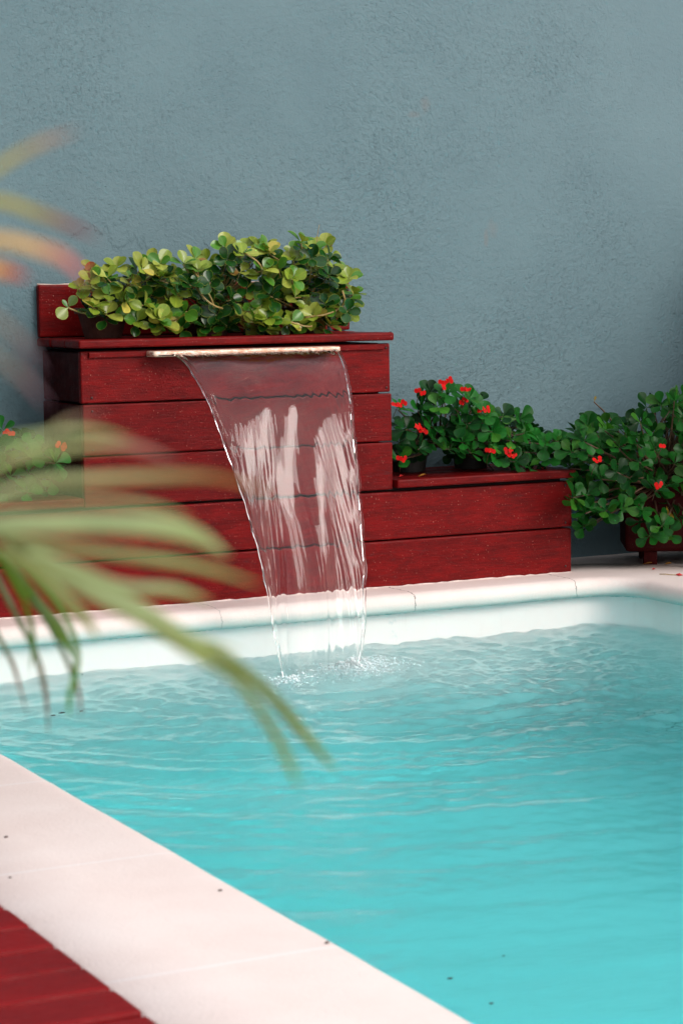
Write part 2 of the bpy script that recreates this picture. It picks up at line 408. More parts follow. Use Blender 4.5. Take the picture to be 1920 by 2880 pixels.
prof = [(.050, -.056), (.035, -.056), (.014, -.0565), (.004, -.052), (0, -.043), (0, -.032), (.002, -.022), (.007, -.012), (.015, -.005), (.027, -.001), (.042, 0), (.10, 0), (.20, 0), (.357, 0), (.36, -.03)]
sweep(mb, dp, prof, .0012)
tag(mb.build('pool_coping', M_cop), kind='structure')
mb = MB(); sweep(mb, dp, [(.036, -.050), (.036, -.06), (.036, -.066), (.038, -.075), (.038, -.3), (.04, -.9), (.05, -1.16), (.02, -1.22), (-.05, -1.25)])
mb.add([(LX - .1, FY - .2, -1.2501), (RX + .1, FY - .2, -1.2501), (RX + .1, BY + .1, -1.2501), (LX - .1, BY + .1, -1.2501)], [(0, 1, 2, 3)])
mb.add([(LX - .04, FY, 0), (RX + .04, FY, 0), (RX + .04, FY, -1.25), (LX - .04, FY, -1.25)], [(0, 1, 2, 3)])
tag(mb.build('pool_basin', M_basin), kind='structure')

# paving round the pool, one sheet with the pool cut out, reaching the horizon
mb = MB(); a0, a1, c0, c1 = LX - .2, RX + .2, FY - .1, BY + .2; H = 300; z = -.004
xs = [-H, a0, a1, H]; ys = [-H, c0, c1, H]
for i in range(3):
    for j in range(3):
        if i == 1 and j == 1: continue
        mb.add([(xs[i], ys[j], z), (xs[i + 1], ys[j], z), (xs[i + 1], ys[j + 1], z), (xs[i], ys[j + 1], z)], [(0, 1, 2, 3)])
tag(mb.build('ground', M_pave), kind='structure')

# red deck boards to the left of the coping
rg = random.Random(5); sp = []; y = -1.22
while y > -6.8:
    sp.append((-3.6, -1.1485 + rg.uniform(-.001, .0005), y - .0945, y, -.02, .006 + rg.uniform(-.0015, .0015))); y -= .1065
off = -2.885 - (-1.22 - .1065 * 16) ; 
sp = [(a, b_, c_ + off, d + off, e, f_) for a, b_, c_, d, e, f_ in sp]
tag(boxes('wooden_deck', sp, M_deck, bevel=.006), kind='structure')
mb = MB(); mb.add([(-3.7, -7.1, -.002), (-1.15, -7.1, -.002), (-1.15, -1.0, -.002), (-3.7, -1.0, -.002)], [(0, 1, 2, 3)])
tag(mb.build('deck_underlay', M_backing), kind='structure')

# ---------------------------------------------------------------- garden wall
wall = boxes('garden_wall', [(-5, 6, .33, .55, -.05, 3.0)], M_wall, bevel=0, origin=(0.5, .44, 0))
tag(wall, 'blue grey rough plastered wall rising behind the fountain', 'wall')
for nm, x0, y0, h_, lb in (('added_shade_screen', -1.36, -2.5, 2.2, 'unseen dark red board screen added beyond the left edge to shade the fountain side'), ('added_shade_screen', 2.42, -.95, 1.15, 'unseen dark red board screen added past the right edge to shade the planter')):  # unseen screens, added to keep light off the fountain's left side and the planter
    n_ = int((.325 - y0) / .11); s_ = boxes(nm, [(x0, x0 + .03, .325 - .11 * (k + 1), .321 - .11 * k, -.003, h_) for k in range(n_)], M_planter, bevel=.003, origin=(x0, (y0 + .3) / 2, 0)); tag(s_, lb, 'screen', 'added shade screens')

# ---------------------------------------------------------------- wooden fountain
ft = empty('wooden_fountain', (.48, .15, 0))
tag(ft, 'stepped red painted wooden fountain with spout and benches on the white coping', 'fountain')
X1, X2, XL = .9614, 1.5849, -1.32
boxes('upper_front_boards', [(0.0, X1 - .004, 0, .022, .577, .7195), (.003, X1, -.001, .021, .4325, .5725), (.001, X1 + .002, 0, .022, .289, .4285)], M_wood, ft, .004)
boxes('side_panel', [(.006, .026, .030, .33, .578, .716), (.004, .024, .030, .33, .4335, .571), (.006, .026, .030, .33, .289, .427)], M_wood_shade, ft, .003)
boxes('side_panel', [(X1 - .028, X1 - .008, .030, .33, .578, .716), (X1 - .028, X1 - .006, .030, .33, .4335, .571), (X1 - .028, X1 - .006, .030, .33, .322, .427)], M_wood_shade, ft, .003)
boxes('inner_frame', [(.03, X1 - .03, .026, .328, .32, .7205)], M_backing, ft, 0)
boxes('bench_front_boards', [(XL, X2, 0.001, .023, .141, .2815), (XL, X2 - .003, 0.0, .022, -.002, .1365)], M_wood, ft, .0045)
boxes('bench_frame', [(XL + .01, X2 - .026, .028, .327, 0, .29)], M_backing, ft, 0)
boxes('bench_end_board', [(X2 - .024, X2 - .003, .026, .328, .142, .281), (X2 - .024, X2 - .003, .026, .328, 0, .1355)], M_wood_shade, ft, .003)
boxes('bench_seat', [(X1 + .006, X2 + .002, -.022, .088, .2935, .3185), (X1 + .006, X2 + .002, .093, .205, .2935, .3175), (X1 + .006, X2 + .002, .21, .327, .2935, .3185)], M_wood, ft, .005)
boxes('bench_seat', [(XL, -.006, -.022, .088, .2935, .3185), (XL, -.006, .093, .205, .2935, .3175), (XL, -.006, .21, .327, .2935, .3185)], M_wood, ft, .005)
boxes('top_board', [(-.012, X1 - .001, -.024, .09, .728, .7515), (-.010, X1 - .003, .094, .21, .728, .7505), (-.012, X1 - .003, .214, .326, .728, .7515)], M_wood, ft, .006, seg=3)
boxes('back_board', [(-.010, .982, .302, .3265, .754, .903)], M_wood, ft, .005)
boxes('trim_strip', [(.022, .191, -.009, -.0005, .7015, .7165)], M_wood, ft, .002)
boxes('trim_strip', [(.767, .935, -.009, -.0005, .7015, .7175)], M_wood, ft, .002)
spout = boxes('spout', [(.190, .767, -.062, -.0015, .7005, .7165)], M_spout, ft, .006, seg=3)
# spout mouth: dark slit under the lip
sm = boxes('spout_slot', [(.205, .752, -.0635, -.061, .7035, .7060)], M_debris, spout, 0, origin=(.48, .15, 0))
for (sx, sz) in ((.030, .592), (.030, .708), (.945, .706), (.03, .448), (.03, .555), (.945, .59), (1.56, .27), (1.56, .155), (1.56, .02)):
    m_ = MB(); m_.tube([(sx, -.0005, sz), (sx, -.0025, sz)], [.0036, .003], 10)
    m_.build('screw', M_screw, ft)
# plaster remnant on the back board's top edge
mb = MB(); rg = random.Random(8)
pts = []
for k in range(60):
    x = -.008 + .99 * k / 59; pts.append((x, .3205 + rg.uniform(-.0015, .0015), .9035 + rg.uniform(-.0008, .001)))
mb.tube(pts, [rg.uniform(.0012, .0042) for _ in pts], 5)
mb.build('plaster_crust', simple('plaster_crust_material', (.55, .42, .36), .8, .001), ft)

# plaster beads where the bench meets the coping
mb = MB(); pts = [(-1.3 + (X2 + 1.30) * k / 150, -.001 + rg.uniform(-.001, .001), .0004 + rg.uniform(-.001, .0012)) for k in range(151)]
mb.tube(pts, [rg.uniform(.0008, .0036) for _ in pts], 5)
mb.build('sealant_bead', simple('sealant_material', (.72, .60, .56), .6, .001), ft)

# ---------------------------------------------------------------- pool water: closed body with a wave surface
def waves(X, Y):
    rs = np.random.RandomState(4); Z = np.zeros_like(X)
    cx, cy = .56, -.41; dx, dy = X - cx, Y - cy; r = np.sqrt(dx * dx + dy * dy) + 1e-6
    near = np.exp(-r / .9)
    # broad swell
    for _ in range(14):
        lam = rs.uniform(.25, .8); a = rs.uniform(0, 2 * np.pi); k = 2 * np.pi / lam
        Z += .0008 * lam / .4 * np.sin(k * (np.cos(a) * X + np.sin(a) * Y) + rs.uniform(0, 6.28))
    Z *= .45 + .55 / (1 + np.exp(-(Y + 1.9) / .25))
    for _ in range(16):
        lam = rs.uniform(.07, .20); a = rs.uniform(-.5, .5) + (np.pi / 2); k = 2 * np.pi / lam
        Z += .00035 * (lam / .12) * np.sin(k * (np.cos(a) * X + np.sin(a) * Y) + 1.5 * np.sin(3 * X + rs.uniform(0, 6)) + rs.uniform(0, 6.28)) * (.12 + .88 / (1 + np.exp(-(Y + 1.5) / .2)))
    # rings running out of the splash
    wob = .05 * np.sin(3 * np.arctan2(dy, dx) + 1) + .03 * np.sin(7 * np.arctan2(dy, dx))
    for lam, A, dec in ((.055, .0016, .8), (.085, .0023, 1.1), (.14, .0028, 1.6), (.24, .0024, 2.6)):
        Z += A * np.exp(-r / dec) * np.sin(2 * np.pi * (r + wob * r * .5) / lam + rs.uniform(0, 6.28)) * (1 - np.exp(-r / .06))
    # short chop, strongest round the fall and to the right
    msk = near * .9 + .5 * np.exp(-((X - 1.1) ** 2 / .8 + (Y + .7) ** 2 / .9)) + .22 / (1 + np.exp(-(Y + 2.6) / .3)) + .06
    for _ in range(46):
        lam = rs.uniform(.018, .08); a = rs.uniform(0, 2 * np.pi); k = 2 * np.pi / lam
        env = .5 + .5 * np.sin(k * .13 * (np.cos(a + 1.1) * X + np.sin(a + 1.1) * Y) + rs.uniform(0, 6.28))
        Z += msk * env * .00042 * (lam / .05) * np.sin(k * (np.cos(a) * X + np.sin(a) * Y) + rs.uniform(0, 6.28))
    # churned mound under the fall
    for (mx_, my_, s_, h_) in ((.62, -.41, .05, .014), (.54, -.47, .07, .010), (.70, -.43, .06, .009), (.40, -.46, .03, .006), (.60, -.36, .03, -.012)):
        Z += h_ * np.exp(-(((X - mx_) / s_) ** 2 + ((Y - my_) / (s_ * .7)) ** 2))
    for _ in range(40):
        lam = rs.uniform(.012, .035); a = rs.uniform(0, 2 * np.pi); k = 2 * np.pi / lam
        Z += np.exp(-(r / .20) ** 2) * .0006 * np.sin(k * (np.cos(a) * X + np.sin(a) * Y) + rs.uniform(0, 6.28))
    return Z
WZ = -.147
gx = np.arange(-.835, 1.71 + .001, .008); gy = np.concatenate([np.arange(-7.02, -3.4, .05), np.arange(-3.4, -.10 + .001, .008)])
XX, YY = np.meshgrid(gx, gy); ZZ = WZ + waves(XX, YY)
nx, ny = len(gx), len(gy)
V = np.stack([XX.ravel(), YY.ravel(), ZZ.ravel()], 1)
idx = np.arange(nx * ny).reshape(ny, nx)
q = np.stack([idx[:-1, :-1], idx[:-1, 1:], idx[1:, 1:], idx[1:, :-1]], -1).reshape(-1, 4)
loop = list(idx[0, :]) + list(idx[1:, -1]) + list(idx[-1, -2::-1]) + list(idx[-2:0:-1, 0])
nb = len(V); low_ = V[loop].copy(); low_[:, 2] = -1.40
V = np.concatenate([V, low_]); Lp = len(loop)
faces = [tuple(int(i) for i in f) for f in q] + [(int(loop[i]), nb + i, nb + (i + 1) % Lp, int(loop[(i + 1) % Lp])) for i in range(Lp)] + [tuple(nb + Lp - 1 - i for i in range(Lp))]
me = bpy.data.meshes.new('pool_water'); me.from_pydata(V.tolist(), [], faces)
sm_ = np.zeros(len(faces), bool); sm_[:len(q)] = True; me.polygons.foreach_set('use_smooth', sm_); me.update()
tag(link('pool_water', me, M_water), kind='structure')

# ---------------------------------------------------------------- waterfall: closed thin sheet of water
Tt = [0, .11, .167, .216, .266, .307, .347, .373, .398, .421, .45]
XLf = np.interp; Lx = [.239, .2675, .2955, .3125, .3295, .349, .3685, .3755, .3825, .3905, .398]; Rxx = [.757, .7425, .7335, .7175, .705, .6935, .6835, .672, .6545, .6275, .600]
def fall_grid(u, tt):
    rs = np.random.RandomState(2)
    Uu, T = np.meshgrid(u, tt); xl = np.interp(T, Tt, Lx); xr = np.interp(T, Tt, Rxx) - .025 * np.clip(T / .425, 0, 1)
    s = T / .425
    X = xl + (xr - xl) * Uu; Y = -.052 - .90 * T; Zc = .7065 - 4.905 * T ** 2
    # slope for the normal
    vy, vz = -.90 * np.ones_like(T), -9.81 * T - .05; ln = np.sqrt(vy ** 2 + vz ** 2); NY, NZ = vz / ln, -vy / ln
    e = np.minimum(Uu, 1 - Uu) * (xr - xl)                 # metres from the nearer edge
    wl = .0016 * np.sin(60 * s * 1.1 + 1) * s + .0012 * np.sin(143 * s) * s
    X = X + np.where(Uu < .5, 1, -1) * wl * np.exp(-e / .01) + .004 * s * np.sin(9 * s + 14 * Uu) 
    th = .0030 - .0020 * np.clip(s, 0, 1)
    bead = (.0034 + .0030 * s) * (1 + .28 * np.sin(95 * s + 2 * np.sin(17 * s)) * np.clip(s * 2, 0, 1))
    th = th + bead * np.exp(-((e - .0055) / .0042) ** 2) + .0016 * np.exp(-((e - .022 - .01 * s) / .006) ** 2)
    # strings of thicker water inside the sheet
    for u0, dr, am, wd in ((.60, .10, .0022, .010), (.70, .04, .0016, .007), (.80, -.02, .0020, .009), (.88, -.03, .0022, .007), (.47, .16, .0014, .008), (.30, .22, .0010, .012)):
        uc = u0 + dr * s + .012 * np.sin(11 * s + u0 * 30)
        th = th + am * (.30 + .9 * np.clip((s - .8) / .2, 0, 1)) * np.clip(s * 1.6 - .25, 0, 1.3) * np.exp(-((Uu - uc) * (xr - xl) / wd) ** 2)
    # surface relief: streaks that run with the flow, chevrons from both edges
    rel = np.zeros_like(T)
    for _ in range(34):
        f = rs.uniform(30, 200); d = rs.uniform(-14, 14); g = rs.uniform(3, 16)
        rel += (60 / f) * .00022 * np.sin(f * (Uu * .53 + .01 * np.sin(g * s)) + d * s + rs.uniform(0, 6.28)) * (.5 + .5 * np.sin(g * .7 * s + f))
    for _ in range(14):
        f = rs.uniform(60, 150)
        rel += .00032 * np.exp(-e / .10) * np.sin(f * e * 2.2 + f * s * .55 + rs.uniform(0, 6.28))
    big = np.zeros_like(T)
    for _ in range(10):
        f = rs.uniform(6, 24); g = rs.uniform(2, 9)
        big += .0010 * (10 / f) * np.sin(f * Uu + g * s + rs.uniform(0, 6.28))
    for _ in range(6):
        f = rs.uniform(3, 13); g = rs.uniform(6, 15)
        big += .0028 * np.sin(f * Uu + g * s + rs.uniform(0, 6.28))
    amp = np.clip(s * 1.5, .25, 1.15)
    c0 = 1.1 * big * np.clip(s * 1.4, 0, 1) + .044 * s * (1 - np.exp(-(Uu / .40) ** 2))
    rel = rel + .0007 * np.exp(-(s / .13) ** 2) * (np.sin(190 * Uu + 30 * s + 2 * np.sin(31 * Uu)) * np.sin(77 * Uu + 50 * s) + .6 * np.sin(410 * Uu - 40 * s))
    th = th + .0012 * np.clip((s - .82) / .18, 0, 1) * (np.sin(62 * Uu + 5 * s) * np.sin(23 * Uu + 3) + .2)
    taper = np.clip(e / .004, .0, 1) ** .5
    hf = (th * .5 + np.abs(0) + rel * amp); hf = np.maximum(hf, .00035) * taper; hb = (th * .5 + .35 * rel * amp); hb = np.maximum(hb, .00035) * taper
    fx = (X, Y + NY * (c0 + hf), Zc + NZ * (c0 + hf)); bx = (X, Y + NY * (c0 - hb), Zc + NZ * (c0 - hb))
    return fx, bx
u = np.unique(np.concatenate([np.linspace(0, .06, 16), np.linspace(.06, .94, 240), np.linspace(.94, 1, 16)])); tt = np.linspace(0.0, .428, 380)
fx, bx = fall_grid(u, tt); nu, ntt = len(u), len(tt)
Vf = np.stack([a.ravel() for a in fx], 1); Vb = np.stack([a.ravel() for a in bx], 1); nn_ = nu * ntt
id_ = np.arange(nn_).reshape(ntt, nu)
qf = np.stack([id_[:-1, :-1], id_[1:, :-1], id_[1:, 1:], id_[:-1, 1:]], -1).reshape(-1, 4); qb = qf[:, ::-1] + nn_
lp = list(id_[0, :]) + list(id_[1:, -1]) + list(id_[-1, -2::-1]) + list(id_[-2:0:-1, 0])
ed = [(int(lp[i]), int(lp[(i + 1) % len(lp)]), int(lp[(i + 1) % len(lp)] + nn_), int(lp[i] + nn_)) for i in range(len(lp))]
org = np.array((.5, -.41, WZ))
me = bpy.data.meshes.new('waterfall'); me.from_pydata((np.concatenate([Vf, Vb]) - org).tolist(), [], [tuple(int(i) for i in f) for f in np.concatenate([qf, qb])] + ed)
me.polygons.foreach_set('use_smooth', [True] * len(me.polygons)); me.update()
bm = bmesh.new(); bm.from_mesh(me); bmesh.ops.recalc_face_normals(bm, faces=bm.faces[:]); bm.to_mesh(me); bm.free()
wf = link('waterfall', me, M_fall); wf.location = org
tag(wf, 'clear sheet of falling water arching from the metal spout into the pool', 'waterfall')

# foam and bubbles where it lands
mb = MB(); rg = random.Random(11)
ico = bmesh.new(); bmesh.ops.create_icosphere(ico, subdivisions=2, radius=1); iv = [v.co.copy() for v in ico.verts]; iff = [tuple(v.index for v in f.verts) for f in ico.faces]; ico.free()
def wz(x, y): return WZ + float(waves(np.array([[x]]), np.array([[y]]))[0, 0])
SPK = .7
spots = []
for _ in range(3200):
    k = rg.random()
    if k < .90: x, y = rg.gauss(.61, .062), rg.gauss(-.44, .045); r = rg.uniform(.0006, .0022)
    elif k < 1.1: x, y = rg.gauss(.40, .03), rg.gauss(-.46, .03); r = rg.uniform(.001, .003)
    else: x, y = rg.gauss(.68, .26), rg.gauss(-.80, .28); r = rg.uniform(.0012, .0035)
    if y > -.2 or y < -1.8: continue
    spots.append((x, y, r))
pa = np.array(spots); hz = WZ + waves(pa[:, :1], pa[:, 1:2])[:, 0]
for q_, ((x, y, r), z) in enumerate(zip(spots, hz)):
    if q_ % 2: z -= abs(rg.gauss(0, .03)) + .004
    mb.add([(x + a.x * r * 1.3, y + a.y * r * 1.3, z + a.z * r * .7 + r * .15) for a in iv], iff)
fo = mb.build('foam', M_foam, origin=(.6, -.45, WZ)); tag(fo, 'white bubbles and foam where the falling water hits the pool', 'foam', kind='stuff')
mb = MB()
for _ in range(60):                                   # drops thrown up round the foot of the fall
    x, y = rg.gauss(.60, .10), rg.gauss(-.42, .05); z = WZ + abs(rg.gauss(0, .022)) + .006; r = rg.uniform(.0008, .0022)
    mb.add([(x + a.x * r, y + a.y * r, z + a.z * r * 1.3) for a in iv], iff)
tag(mb.build('water_drops', M_fall, origin=(.6, -.42, WZ)), 'tiny drops of water splashing up around the foot of the waterfall', 'splash', kind='stuff')

# ================================================================ PLANTS
def leaf(mb, base, d, nrm, length, width, col, cup=.18, curl=.15, prof=None, tip=None):
    """one leaf: base point, direction d, face normal nrm"""
    d = d.normalized(); s = d.cross(nrm)
    if s.length < 1e-4: s = d.cross(Vector((.3, .5, .8)))
    s.normalize(); n = s.cross(d).normalized(); k0 = len(mb.v)
    prof = prof or ((0, .07), (.12, .16), (.28, .52), (.45, .86), (.62, 1.), (.78, .93), (.90, .68), (.97, .36), (1., .06))
    us = (-1, -.55, 0, .55, 1)
    for (v_, w_) in prof:
        for u_ in us:
            p = base + d * (length * v_ * (1 - .08 * v_)) + s * (u_ * w_ * width * .5) + n * (cup * width * w_ * (abs(u_) ** 1.6) - curl * length * v_ * v_)
            mb.v.append(tuple(p)); f = 1.
            cc = col if tip is None else tuple(a + (b2 - a) * max(0., (v_ - .55) / .45) for a, b2 in zip(col, tip))
            mb.col.append((*cc, 1)); mb.uv.append((u_, v_, 0))
    for i in range(len(prof) - 1):
        for j in range(4):
            a = k0 + i * 5 + j; mb.f.append((a, a + 1, a + 6, a + 5))
def rosette(mb, c, axis, n, L_, W_, colf, rg, spread=(45, 85), cup=.18, curl=.12, prof=None):
    axis = axis.normalized(); a = axis.cross(Vector((.21, .32, .9)))
    if a.length < .05: a = axis.cross(Vector((1, 0, 0)))
    a.normalize(); b_ = axis.cross(a); ph = rg.uniform(0, 6.28)
    for i in range(n):
        q = ph + i * 2.3999; th = rad(spread[0] + (spread[1] - spread[0]) * (i + .5) / n + rg.uniform(-12, 12))
        rad_ = a * math.cos(q) + b_ * math.sin(q); d = axis * math.cos(th) + rad_ * math.sin(th); nn = axis * math.sin(th) - rad_ * math.cos(th)
        nn = (nn + Vector((rg.uniform(-.2, .2), rg.uniform(-.2, .2), rg.uniform(-.2, .2)))).normalized()
        k = rg.uniform(.78, 1.1) * (1 - .25 * (1 - (i + .5) / n))
        leaf(mb, c + axis * (.004 * (n - i) / n) + d * .002, d, nn, L_ * k, W_ * k, colf(rg), cup, curl, prof)
def hull_at(H, x):
    xs = [p[0] for p in H]; zs = [p[1] for p in H]; return float(np.interp(x, xs, zs))
def scatter(T, B, n, x0, x1, yr, rg, dmin, edge=0., yref=.1, k=.41):
    """cluster centres spread through a crown's outline and depth"""
    out_ = []; tries = 0
    while len(out_) < n and tries < n * 60:
        tries += 1; x = rg.uniform(x0, x1); zt, zb = hull_at(T, x) - edge, hull_at(B, x) + edge * .6
        if zt <= zb: continue
        z = rg.uniform(zb, zt); y = rg.uniform(*yr)
        if all((x - p[0]) ** 2 + (z - p[2]) ** 2 + ((y - p[1]) * .8) ** 2 > dmin ** 2 for p in out_): out_.append((x, y, z))
    return [(x + (y - yref) * k, y, z) for x, y, z in out_]
def curve(p0, p1, bend, n=6):
    p0, p1 = Vector(p0), Vector(p1); m = (p0 + p1) / 2 + Vector(bend)
    return [(p0 * (1 - q) ** 2 + m * 2 * q * (1 - q) + p1 * q * q) for q in [i / (n - 1) for i in range(n)]]
def pot(name, c, r0, r1, h, material, parent, seg=28):
    m_ = MB(); prof_ = [(0, 0), (r0, 0), (r0 + (r1 - r0) * .8, h * .80), (r1 * 1.06, h * .81), (r1 * 1.08, h), (r1 * .96, h), (r1 * .93, h * .86), (0, h * .86)]
    n = len(prof_)
    for k in range(seg):
        q = 2 * math.pi * k / seg
        for r, z in prof_: m_.v.append((c[0] + r * math.cos(q), c[1] + r * math.sin(q), c[2] + z))
    for k in range(seg):
        for i in range(n - 1): m_.f.append((k * n + i, ((k + 1) % seg) * n + i, ((k + 1) % seg) * n + i + 1, k * n + i + 1))
    return m_.build(name, material, parent, smooth=False)

# --- succulents standing on the fountain top
TOP_T= [(-0.028, 0.857), (0.014, 0.877), (0.039, 0.91), (0.064, 0.958), (0.134, 0.971), (0.197, 0.957), (0.255, 0.986), (0.312, 0.969), (0.385, 0.995), (0.428, 0.998), (0.473, 1.035), (0.51, 1.048), (0.569, 1.019), (0.606, 1.031), (0.65, 0.984), (0.704, 1.038), (0.742, 1.034), (0.819, 1.024), (0.864, 0.941), (0.894, 0.878), (0.921, 0.843)]
TOP_B= [(-0.029, 0.829), (0.026, 0.828), (0.116, 0.804), (0.2, 0.782), (0.249, 0.76), (0.601, 0.75), (0.814, 0.759), (0.861, 0.775), (0.92, 0.819)]
RB_T= [(1.017, 0.539), (1.077, 0.537), (1.097, 0.563), (1.145, 0.592), (1.214, 0.577), (1.284, 0.587), (1.315, 0.562), (1.353, 0.487), (1.382, 0.517), (1.453, 0.514), (1.481, 0.489), (1.517, 0.456), (1.567, 0.426), (1.64, 0.395)]
RB_B= [(1.014, 0.345), (1.143, 0.363), (1.281, 0.341), (1.387, 0.318), (1.516, 0.317), (1.567, 0.343), (1.64, 0.364)]
RP_T= [(1.572, 0.42), (1.609, 0.449), (1.667, 0.484), (1.741, 0.468), (1.792, 0.454), (1.867, 0.488), (1.92, 0.527), (1.965, 0.535), (2.033, 0.549), (2.134, 0.555)]
RP_B= [(1.572, 0.37), (1.622, 0.151), (1.681, 0.104), (1.74, 0.175), (1.852, 0.169), (1.875, 0.104), (1.928, 0.056), (1.981, 0.097), (2.033, 0.017), (2.136, 0.043)]
RB_F= [(1.073, 0.574), (1.16, 0.605), (1.151, 0.582), (1.228, 0.576), (1.219, 0.541), (1.288, 0.514), (1.002, 0.541), (1.065, 0.469), (1.079, 0.459), (1.008, 0.383), (1.309, 0.39), (1.374, 0.382), (1.385, 0.371)]
RP_F= [(1.634, 0.356), (1.851, 0.269)]
LB_F= [(-0.204, 0.504), (-0.056, 0.463), (-0.047, 0.459)]
LB_T= [(-0.254, 0.511), (-0.195, 0.518), (-0.156, 0.529), (-0.099, 0.463), (-0.046, 0.483), (0.002, 0.485), (0.021, 0.465)]
LB_B= [(-0.26, 0.324), (-0.201, 0.33), (-0.123, 0.311), (-0.063, 0.323), (-0.022, 0.368), (0.021, 0.45)]
def colA(rg):
    k = rg.random()
    if k < .42: c = (.22, .30, .03)
    elif k < .72: c = (.075, .22, .02)
    elif k < .92: c = (.33, .37, .06)
    elif k < .985: c = (.50, .42, .07)
    else: c = (.30, .16, .04)
    f = rg.uniform(.8, 1.2); return tuple(x * f for x in c)
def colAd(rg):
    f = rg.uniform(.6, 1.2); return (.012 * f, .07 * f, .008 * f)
profA = ((0, .10), (.10, .14), (.22, .50), (.38, .86), (.55, 1.), (.72, .97), (.87, .74), (.96, .40), (1., .10))
def succulent(x0, x1, px, seed, n, label, potmat, pr_):
    rg = random.Random(seed)
    root = empty('potted_succulent', (px, .16, .7515)); tag(root, label, 'potted plant', 'succulent plants on the fountain top')
    pot('pot', (px, .165, .7517), pr_[0], pr_[1], pr_[2], potmat, root)
    fm, st = MB(), MB(); soil = Vector((px, .165, .7517 + pr_[2] * .85))
    front = scatter(TOP_T, TOP_B, n, max(x0, .06), min(x1, .885), (-.015, .085), rg, .044, .022)
    back = scatter(TOP_T, TOP_B, int(n * .5), max(x0, .08), min(x1, .86), (.10, .22), rg, .042, .028)
    for (x, y, z) in front + back:
        isf = y < .095
        c = Vector((x, y, z)); ax = Vector((rg.uniform(-.5, .5) + (x - px) * 1.0, rg.uniform(-.95, -.25) if isf else rg.uniform(-.6, .1), rg.uniform(.25, 1.0)))
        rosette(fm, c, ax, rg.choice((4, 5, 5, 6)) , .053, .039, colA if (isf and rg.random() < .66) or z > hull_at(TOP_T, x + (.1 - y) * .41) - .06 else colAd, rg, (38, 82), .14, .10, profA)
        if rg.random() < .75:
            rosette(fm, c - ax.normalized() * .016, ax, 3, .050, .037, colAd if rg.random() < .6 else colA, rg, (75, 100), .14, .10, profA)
        p0 = soil + Vector((rg.uniform(-.04, .04), rg.uniform(-.03, .03), 0))
        st.tube(curve(p0, c, (rg.uniform(-.03, .03), rg.uniform(-.03, .0), rg.uniform(-.01, .04))), [.0030, .0028, .0026, .0024, .0021, .0018], 6)
    return root, fm, st
specs_ = [(-.03, .30, .13, 21, 30, 'leftmost succulent on the fountain top, in the terracotta pot, with one shoot reaching left', M_terra, (.052, .075, .085)),
          (.27, .62, .45, 22, 46, 'middle succulent on the fountain top, a dense mound of round yellow green leaves', M_terra, (.055, .075, .075)),
          (.60, .915, .76, 23, 42, 'rightmost succulent on the fountain top, with the tallest thin shoot and yellowing leaves', M_terra, (.055, .075, .075))]
for i, (x0, x1, px, seed, n, lab, pm, pr_) in enumerate(specs_):
    root, fm, st = succulent(x0, x1, px, seed, n, lab, pm, pr_)
    rg = random.Random(seed + 50)
    if i == 0:   # the long shoot reaching out to the left
        sh = curve((.12, .10, .82), (-.036, -.01, .840), (0, -.02, -.02)); st.tube(sh, .0026, 6)
        leaf(fm, Vector((-.036, -.01, .840)), Vector((-.8, -.2, -.6)), Vector((-.1, -1, .25)), .046, .038, (.22, .27, .05), .1, .05, profA)
        leaf(fm, Vector((-.036, -.01, .840)), Vector((-.5, .1, .8)), Vector((.2, -.8, .2)), .028, .014, (.05, .16, .03), .1, .05, profA)
        leaf(fm, Vector((-.034, -.01, .842)), Vector((.6, -.2, .9)), Vector((-.4, -.9, .3)), .040, .026, (.10, .15, .04), .1, .05, profA)
        sh = curve((.12, .10, .82), (.006, .01, .890), (-.05, 0, -.0)); st.tube(sh, .0026, 6)
        rosette(fm, Vector((.006, .01, .890)), Vector((-.3, -.6, .9)), 5, .042, .030, colA, rg, (35, 80), .14, .1, profA)
        rosette(fm, Vector((.042, .03, .940)), Vector((-.2, -.6, .9)), 5, .040, .030, colA, rg, (35, 80), .14, .1, profA)
        leaf(fm, Vector((.040, .02, .938)), Vector((-.2, -.6, .9)), Vector((0, -1, .4)), .034, .034, (.34, .16, .06), .1, .05, profA, tip=(.45, .05, .03))
        st.tube(curve((.12, .12, .82), (.042, .03, .940), (0, 0, .02)), .0025, 6)
    if i == 1:
        for a, c, bn in (((.34, -.005, .935), (.40, .0, .83), (.02, -.03, -.03)), ((.49, -.01, .985), (.545, -.01, .925), (.03, -.02, .0)), ((.345, -.01, .89), (.42, -.015, .83), (-.02, -.02, -.02))):
            st.tube(curve(a, c, bn), .0028, 7)
    if i == 2:
        st.tube(curve((.752, .06, .985), (.764, .06, 1.066), (-.004, 0, .01)), [.0012, .001, .001, .0009, .0008, .0006], 5)
        st.tube(curve((.68, -.01, .80), (.80, -.01, .875), (.10, 0, -.03)), .0028, 7); st.tube(curve((.60, -.012, .80), (.70, -.012, .775), (.03, 0, -.02)), .0028, 7)
    fm.build('foliage', M_leafA, root); st.build('stems', M_ystem, root)

